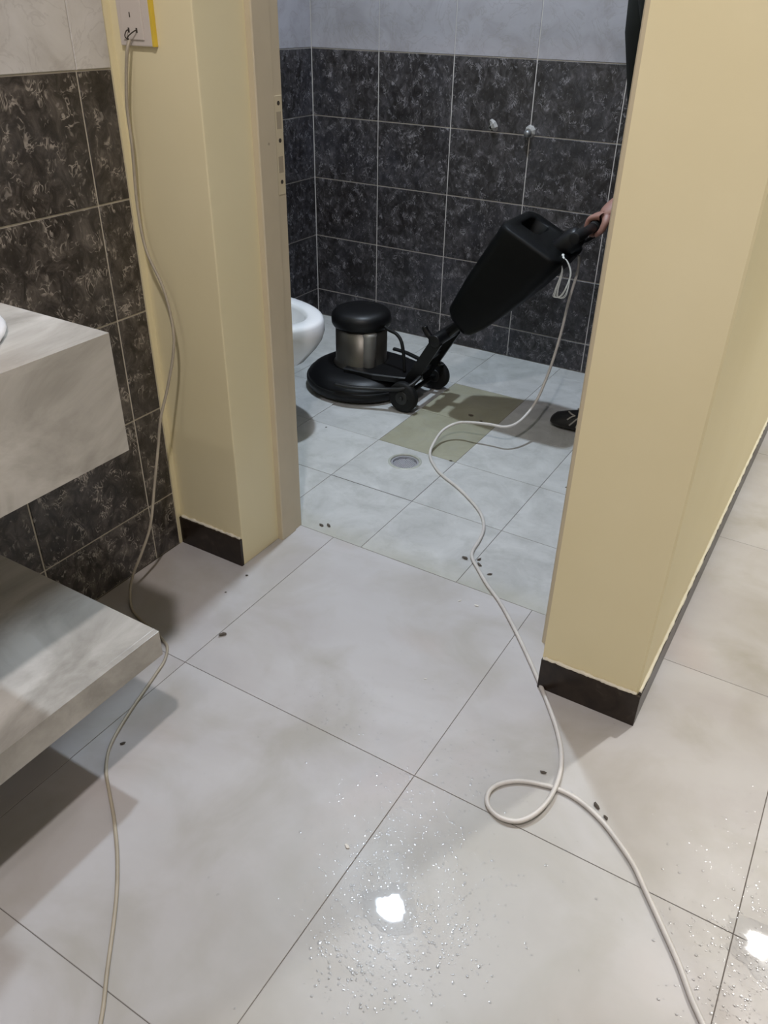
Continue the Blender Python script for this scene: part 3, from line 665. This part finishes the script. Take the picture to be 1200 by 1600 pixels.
def hands(names, vs, rs, es):
    # right hand wraps the grip from above; fingers run over the far side and curl below
    def add(p, r, prev):
        vs.append(tuple(p)); rs.append(r); names.append('x%d' % len(vs)); es.append((prev, len(vs)-1)); return len(vs)-1
    g = hand; wri = names.index('wrr')
    palm = add(g+Vector((.030, .004, .040)), (.036, .020), wri)
    for k, (dy, ln) in enumerate(((-.033, .92), (-.011, 1.0), (.011, .96), (.032, .8))):
        a = add(g+Vector((.006, dy, .030)), .0105, palm)
        a = add(g+Vector((-.024*ln, dy, .020)), .0095, a)
        a = add(g+Vector((-.030*ln, dy, -.008)), .0090, a)
        a = add(g+Vector((-.012, dy, -.028*ln)), .0085, a)
        add(g+Vector((.006, dy, -.029*ln)), .0075, a)
    t1 = add(g+Vector((.034, -.040, .018)), .0125, palm); t1 = add(g+Vector((.026, -.048, -.010)), .0105, t1); add(g+Vector((.006, -.046, -.026)), .0085, t1)
    wl_ = names.index('wrl'); h = Vector(J['wrl']); pal = add(h+Vector((-.02, .012, -.075)), (.034, .018), wl_)
    for k, (dx, ln) in enumerate(((-.03, .92), (-.010, 1.0), (.010, .95), (.03, .8))):
        a = add(h+Vector((-.025+dx, .012, -.105)), .0100, pal); a = add(h+Vector((-.025+dx*1.1, .020, -.105-.045*ln)), .0090, a); add(h+Vector((-.022+dx*1.1, .038, -.105-.072*ln)), .0080, a)
    t1 = add(h+Vector((-.052, .03, -.06)), .0115, pal); add(h+Vector((-.07, .042, -.09)), .0095, t1)
under = {q: R_[q]*f_ for q, f_ in dict(pel=.72, wai=.74, che=.80, shr=.80, shl=.80, hir=.80, hil=.80, knr=.85, knl=.85).items()}   # slimmer where clothing covers it
body = link('body', from_joints(EDG, 0.0, 'pel', hands, None, under), M['skin']); inworld(body, pr_)
hc = Vector((0.356, 1.56, 1.545))
hb2 = bmesh.new(); hb2.from_mesh(body.data)      # the head joins the body mesh
loft(hb2, [[(hc.x+cx_+rx_*math.cos(t), hc.y+ry_*math.sin(t), hc.z+dz_) for t in [2*math.pi*q/28 for q in range(28)]] for dz_, cx_, rx_, ry_ in
     ((-.118, -.030, .022, .020), (-.112, -.034, .044, .036), (-.095, -.022, .068, .052), (-.06, -.004, .090, .064), (-.025, .004, .093, .070), (0, .010, .090, .073), (.035, .013, .098, .077), (.075, .015, .094, .074), (.105, .015, .074, .058), (.120, .015, .045, .035), (.125, .015, .012, .010))])
hb2.to_mesh(body.data); hb2.free()
for p in body.data.polygons: p.use_smooth = True
def torso_ring(z, cx, rx, ry, k=32):
    out = []
    for q in range(k):
        t = 2*math.pi*q/k; c_, s_ = math.cos(t), math.sin(t)
        out.append((cx+math.copysign(abs(c_)**0.85, c_)*rx, 1.56+math.copysign(abs(s_)**0.85, s_)*ry, z))
    return out
shirt = obj('shirt', loft(bmesh.new(), [torso_ring(r_[0], r_[1]+(0.026 if r_[0] > 1.0 else 0.012), *r_[2:]) for r_ in ((0.845, .600, .142, .188), (0.86, .600, .150, .195), (0.93, .578, .152, .190), (0.98, .540, .145, .182), (1.03, .492, .140, .180), (1.08, .474, .132, .182),
        (1.14, .462, .132, .188), (1.22, .443, .130, .196), (1.29, .436, .126, .200), (1.345, .430, .112, .190), (1.385, .418, .090, .150), (1.415, .408, .072, .090), (1.425, .404, .066, .072))]), M['shirt'], None, True)
inworld(shirt, pr_)
for sh, el in (('shr', 'elr'), ('shl', 'ell')):
    S_, E_ = Vector(J[sh]), Vector(J[el]); mid = (S_*0.45+E_*0.55)
    pts = [S_+(S_-E_).normalized()*0.055+Vector((0, -0.02 if S_.y > 1.56 else 0.02, 0)), S_+(S_-E_).normalized()*0.035, S_, S_*.6+E_*.4, S_*.2+E_*.8, S_*.12+E_*.88]
    inworld(obj('sleeve', tube(bmesh.new(), pts, [.030, .062, .078, .072, .064, .062], 20), M['shirt'], None, True), shirt)
tro = link('trousers', from_joints([('pel', 'wai'), ('pel', 'hir'), ('hir', 'knr'), ('knr', 'anr'), ('pel', 'hil'), ('hil', 'knl'), ('knl', 'anl')], 0.016, 'pel',
           None, dict(wai=(0.575, 1.56, 1.00), anr=(0.492, 1.634, 0.11), anl=(0.632, 1.43, 0.11))), M['trous']); inworld(tro, pr_)
def shoe(par, tx, ty, ang):
    """toe at (tx, ty) pointing along -x turned by ang"""
    secs_ = [(0.0, .022, .012, .022), (0.012, .036, .020, .026), (0.045, .048, .027, .030), (0.09, .051, .034, .037), (0.13, .047, .044, .046), (0.17, .043, .052, .054), (0.22, .040, .056, .058), (0.255, .034, .052, .054), (0.268, .022, .040, .044)]
    c_, s_ = math.cos(ang), math.sin(ang)
    def P(x, y, z): return (tx+x*c_-y*s_, ty+x*s_+y*c_, z)
    rg = []
    for (x, wd, hh, zc) in secs_:
        rg.append([P(x, wd*math.cos(t), max(0.004, zc+hh*math.sin(t))) for t in [2*math.pi*q/20 for q in range(20)]])
    o = inworld(obj('shoe', loft(bmesh.new(), rg), M['shoe'], None, True), par)
    def band(q):
        return inworld(obj('stripe', tube(bmesh.new(), spline([P(*v) for v in q], 5), 0.003, 6), M['stripe'], None, True), o)
    band([(0.060, -.010, 0.0655), (0.078, -.028, 0.066), (0.092, -.034, 0.066)])
    band([(0.068, -.046, 0.050), (0.082, -.036, 0.062), (0.092, -.034, 0.066)])
    band([(0.080, -.052, 0.034), (0.098, -.046, 0.056), (0.112, -.040, 0.070)])
    band([(0.104, -.052, 0.030), (0.112, -.048, 0.056), (0.116, -.040, 0.074)])
    band([(0.085, .014, 0.072), (0.094, .020, 0.073), (0.106, .012, 0.080), (0.098, .002, 0.078), (0.085, .014, 0.072)])
    return o
shoe(pr_, 0.250, 1.628, 0.02); shoe(pr_, 0.42, 1.415, -0.05)
# head features (out of the frame, above the door's head line of sight)
bm = bmesh.new(); bmesh.ops.create_uvsphere(bm, u_segments=20, v_segments=14, radius=1, matrix=Matrix.Translation(hc+Vector((.03, 0, .04))) @ Matrix.Diagonal((.105, .092, .100, 1)))
for v_ in bm.verts:
    d = v_.co-hc
    if d.x < -0.03: v_.co.x = hc.x-0.03+0.2*(d.x+0.03); 
    if d.z < -0.02: v_.co.z = hc.z-0.02+0.4*(d.z+0.02)
inworld(obj('hair', bm, M['hair'], None, True), pr_)
for sy in (-1, 1):
    bm = bmesh.new(); bmesh.ops.create_uvsphere(bm, u_segments=12, v_segments=8, radius=0.011, matrix=Matrix.Translation(hc+Vector((-.068, sy*.031, .002))))
    ey = inworld(obj('eye', bm, M['eye'], None, True), pr_)
    bm = bmesh.new(); bmesh.ops.create_uvsphere(bm, u_segments=10, v_segments=8, radius=0.0055, matrix=Matrix.Translation(hc+Vector((-.0755, sy*.032, .001))))
    inworld(obj('pupil', bm, M['hair'], None, True), ey)
    bm = bmesh.new(); bmesh.ops.create_uvsphere(bm, u_segments=12, v_segments=8, radius=1, matrix=Matrix.Translation(hc+Vector((.015, sy*.076, -.01))) @ Matrix.Diagonal((.018, .009, .030, 1)))
    inworld(obj('ear', bm, M['skin'], None, True), pr_)
bm = tube(bmesh.new(), [hc+Vector((-.078, 0, .016)), hc+Vector((-.092, 0, -.012)), hc+Vector((-.100, 0, -.028)), hc+Vector((-.084, 0, -.036))], [.006, .010, .014, .010], 10)
inworld(obj('nose', bm, M['skin'], None, True), pr_)
inworld(obj('mouth', tube(bmesh.new(), spline([hc+Vector((-.083, -.024, -.062)), hc+Vector((-.0935, 0, -.060)), hc+Vector((-.083, .024, -.062))], 5), 0.005, 8), M['skin'], None, True), pr_)

# ------------------------------------------------------------------ water on the foreground tiles
def drop(bm, x, y, r, h, k=8):
    sx, sy, an = random.uniform(.8, 1.25), random.uniform(.8, 1.25), random.uniform(0, 3.14)
    def rg(f, z):
        return [bm.verts.new((x+r*f*(sx*math.cos(t)*math.cos(an)-sy*math.sin(t)*math.sin(an)), y+r*f*(sx*math.cos(t)*math.sin(an)+sy*math.sin(t)*math.cos(an)), z+0.0002)) for t in [2*math.pi*q/k for q in range(k)]]
    R0 = [rg(1, 0), rg(.8, h*.36), rg(.5, h*.75), rg(.22, h*.95)]
    for a, b in zip(R0, R0[1:]):
        for q in range(k): bm.faces.new((a[q], a[(q+1) % k], b[(q+1) % k], b[q]))
    bm.faces.new(R0[-1])
bm = bmesh.new(); nd = 0
CL = [(0.70, -0.26, 0.085, 420), (0.66, -0.13, 0.10, 260), (0.60, -0.02, 0.11, 120), (0.37, 0.06, 0.09, 110), (0.80, -0.22, 0.09, 150), (0.72, -0.36, 0.07, 260), (0.85, -0.40, 0.10, 60),
      (1.25, -0.02, 0.09, 420), (1.18, 0.12, 0.10, 90), (1.22, 0.22, 0.12, 70), (0.66, 0.05, 0.07, 60), (1.2, -0.14, 0.05, 60), (0.45, -0.1, 0.25, 60), (0.75, 0.2, 0.3, 70), (0.9, -0.1, 0.3, 60)]
CORDXY = [(p.x, p.y) for p in spline([(x, y, 0) for x, y in Rr], 6)]+[(p.x, p.y) for p in spline([(x, y, 0) for x, y in L], 6)]
for cx, cy, s, k in CL:
    for _ in range(int(k*1.7)):
        x, y = random.gauss(cx, s*.75), random.gauss(cy, s*.75)
        if x < 0.2 or y > 0.6: continue
        if any((x-px)**2+(y-py)**2 < 0.0001 for px, py in CORDXY): continue
        r = random.choice((.0007, .0009, .0011, .0013, .0016, .0020, .0026)); drop(bm, x, y, r, r*random.uniform(.04, .14))
tag(obj('water_droplets', bm, M['drops'], None, True), 'scattered water droplets glinting on the pale floor tiles before the doorway', 'water', kind='stuff')
def puddle(cx, cy, rx, ry, seed, label, h=0.0006):
    bm = bmesh.new(); k = 64; out = []
    for q in range(k):
        a = 2*math.pi*q/k; f = 1+0.42*mnoise.noise(Vector((math.cos(a)*1.6+seed, math.sin(a)*1.6, seed)))+0.2*mnoise.noise(Vector((math.cos(a)*5+seed, math.sin(a)*5, seed)))
        out.append((rx*f*math.cos(a), ry*f*math.sin(a)))
    R0 = [[(x*f, y*f, z) for x, y in out] for f, z in ((1, 0.0002), (.975, h*.7), (.94, h), (.5, h), (.02, h))]
    o = obj('puddle', loft(bm, R0, False, True), M['water'], None, True); o.location = (cx, cy, 0)
    return tag(o, label, 'puddle', 'shallow puddles on the floor tiles')
puddle(0.700, -0.256, 0.050, 0.040, 1.3, 'thin water puddle mirroring a lamp in the middle of the foreground floor')
puddle(1.262, 0.000, 0.075, 0.050, 4.1, 'thin water puddle mirroring a lamp by the lower right floor joint')

# ------------------------------------------------------------------ crumbs and flakes
def crumb(x, y, s, an, mat, label, cat, group, fl=0.35):
    bm = bmesh.new(); bmesh.ops.create_icosphere(bm, subdivisions=1, radius=1)
    for v_ in bm.verts: v_.co *= random.uniform(.65, 1.2)
    zmin = min(v_.co.z for v_ in bm.verts)
    for v_ in bm.verts:
        x_, y_ = v_.co.x*s, v_.co.y*s*.45
        v_.co = Vector((x_, y_, (v_.co.z-zmin)*s*fl))
    o = obj('crumb' if cat == 'crumb' else 'flake', bm, mat); o.location = (x, y, 0.0004); o.rotation_euler = (0, 0, an)
    return tag(o, label, cat, group)
for (x, y, sz, an, lab) in (
        (0.012, 0.115, .011, .9, 'dark elongated crumb on the first tile joint past the shelf corner'),
        (0.360, 0.706, .010, 0, 'dark dirt lump left of the white cord at its sharp bend by the threshold'),
        (0.395, 0.722, .008, 1.2, 'small dark dirt lump right of the cord just above its sharp bend'),
        (0.406, 0.700, .010, -.4, 'dark dirt lump right of the cord just below its sharp bend'),
        (0.447, 0.676, .008, .5, 'single dark crumb right of the cord on the pale threshold tile'),
        (0.060, -0.245, .007, 1., 'dark crumb on the floor left of the beige cord under the shelf edge'),
        (-0.045, 0.640, .010, -.5, 'dark crumb of grit at the threshold beside the left jamb, right one of two'),
        (-0.062, 0.630, .010, -.3, 'dark crumb of grit at the threshold beside the left jamb, left one of two'),
        (0.46, 1.22, .006, .4, 'dark crumb on the bathroom tile in front of the worker shoe'),
        (-0.02, 1.52, .011, .2, 'dark lump lying at the edge of the tank shadow on the yellowed tile'),
        (0.03, 1.50, .006, .2, 'tiny dark crumb inside the tank shadow on the yellowed tile'),
        (0.075, 1.175, .006, .4, 'tiny dark crumb beside the cord right of the floor drain'),
        (-0.41, 1.155, .004, 1., 'tiny dark crumb on the bathroom tile near the toilet shadow'),
        (0.812, 0.140, .008, .3, 'flat dark crumb inside the curve of the cord above its loop'),
        (0.928, 0.120, .009, -.6, 'dark sliver along the cord right of its loop, upper of two'),
        (0.951, 0.104, .007, -.7, 'dark sliver along the cord right of its loop, lower of two'),
        (-0.09, 0.328, .006, .6, 'dark crumb at the foot of the left pier corner'),
        (-0.09, 0.245, .004, .6, 'tiny dark crumb on the floor in front of the left pier')):
    crumb(x, y, sz, an, M['crumb'], lab, 'crumb', 'dirt crumbs on the floor')
for (x, y, sz, an, lab) in (
        (0.475, 0.54, .007, .3, 'pale paint flake by the threshold left of the cord, right one of two'),
        (0.43, 0.535, .005, 1., 'pale paint flake by the threshold left of the cord, left one of two'),
        (0.575, -0.20, .008, -.4, 'white paint flake beside the tile joint left of the lamp reflection'),
        (0.49, 0.245, .004, .2, 'tiny pale paint flake on the tile in the middle of the passage')):
    crumb(x, y, sz, an, M['flake'], lab, 'flake', 'paint flakes on the floor', 0.2)
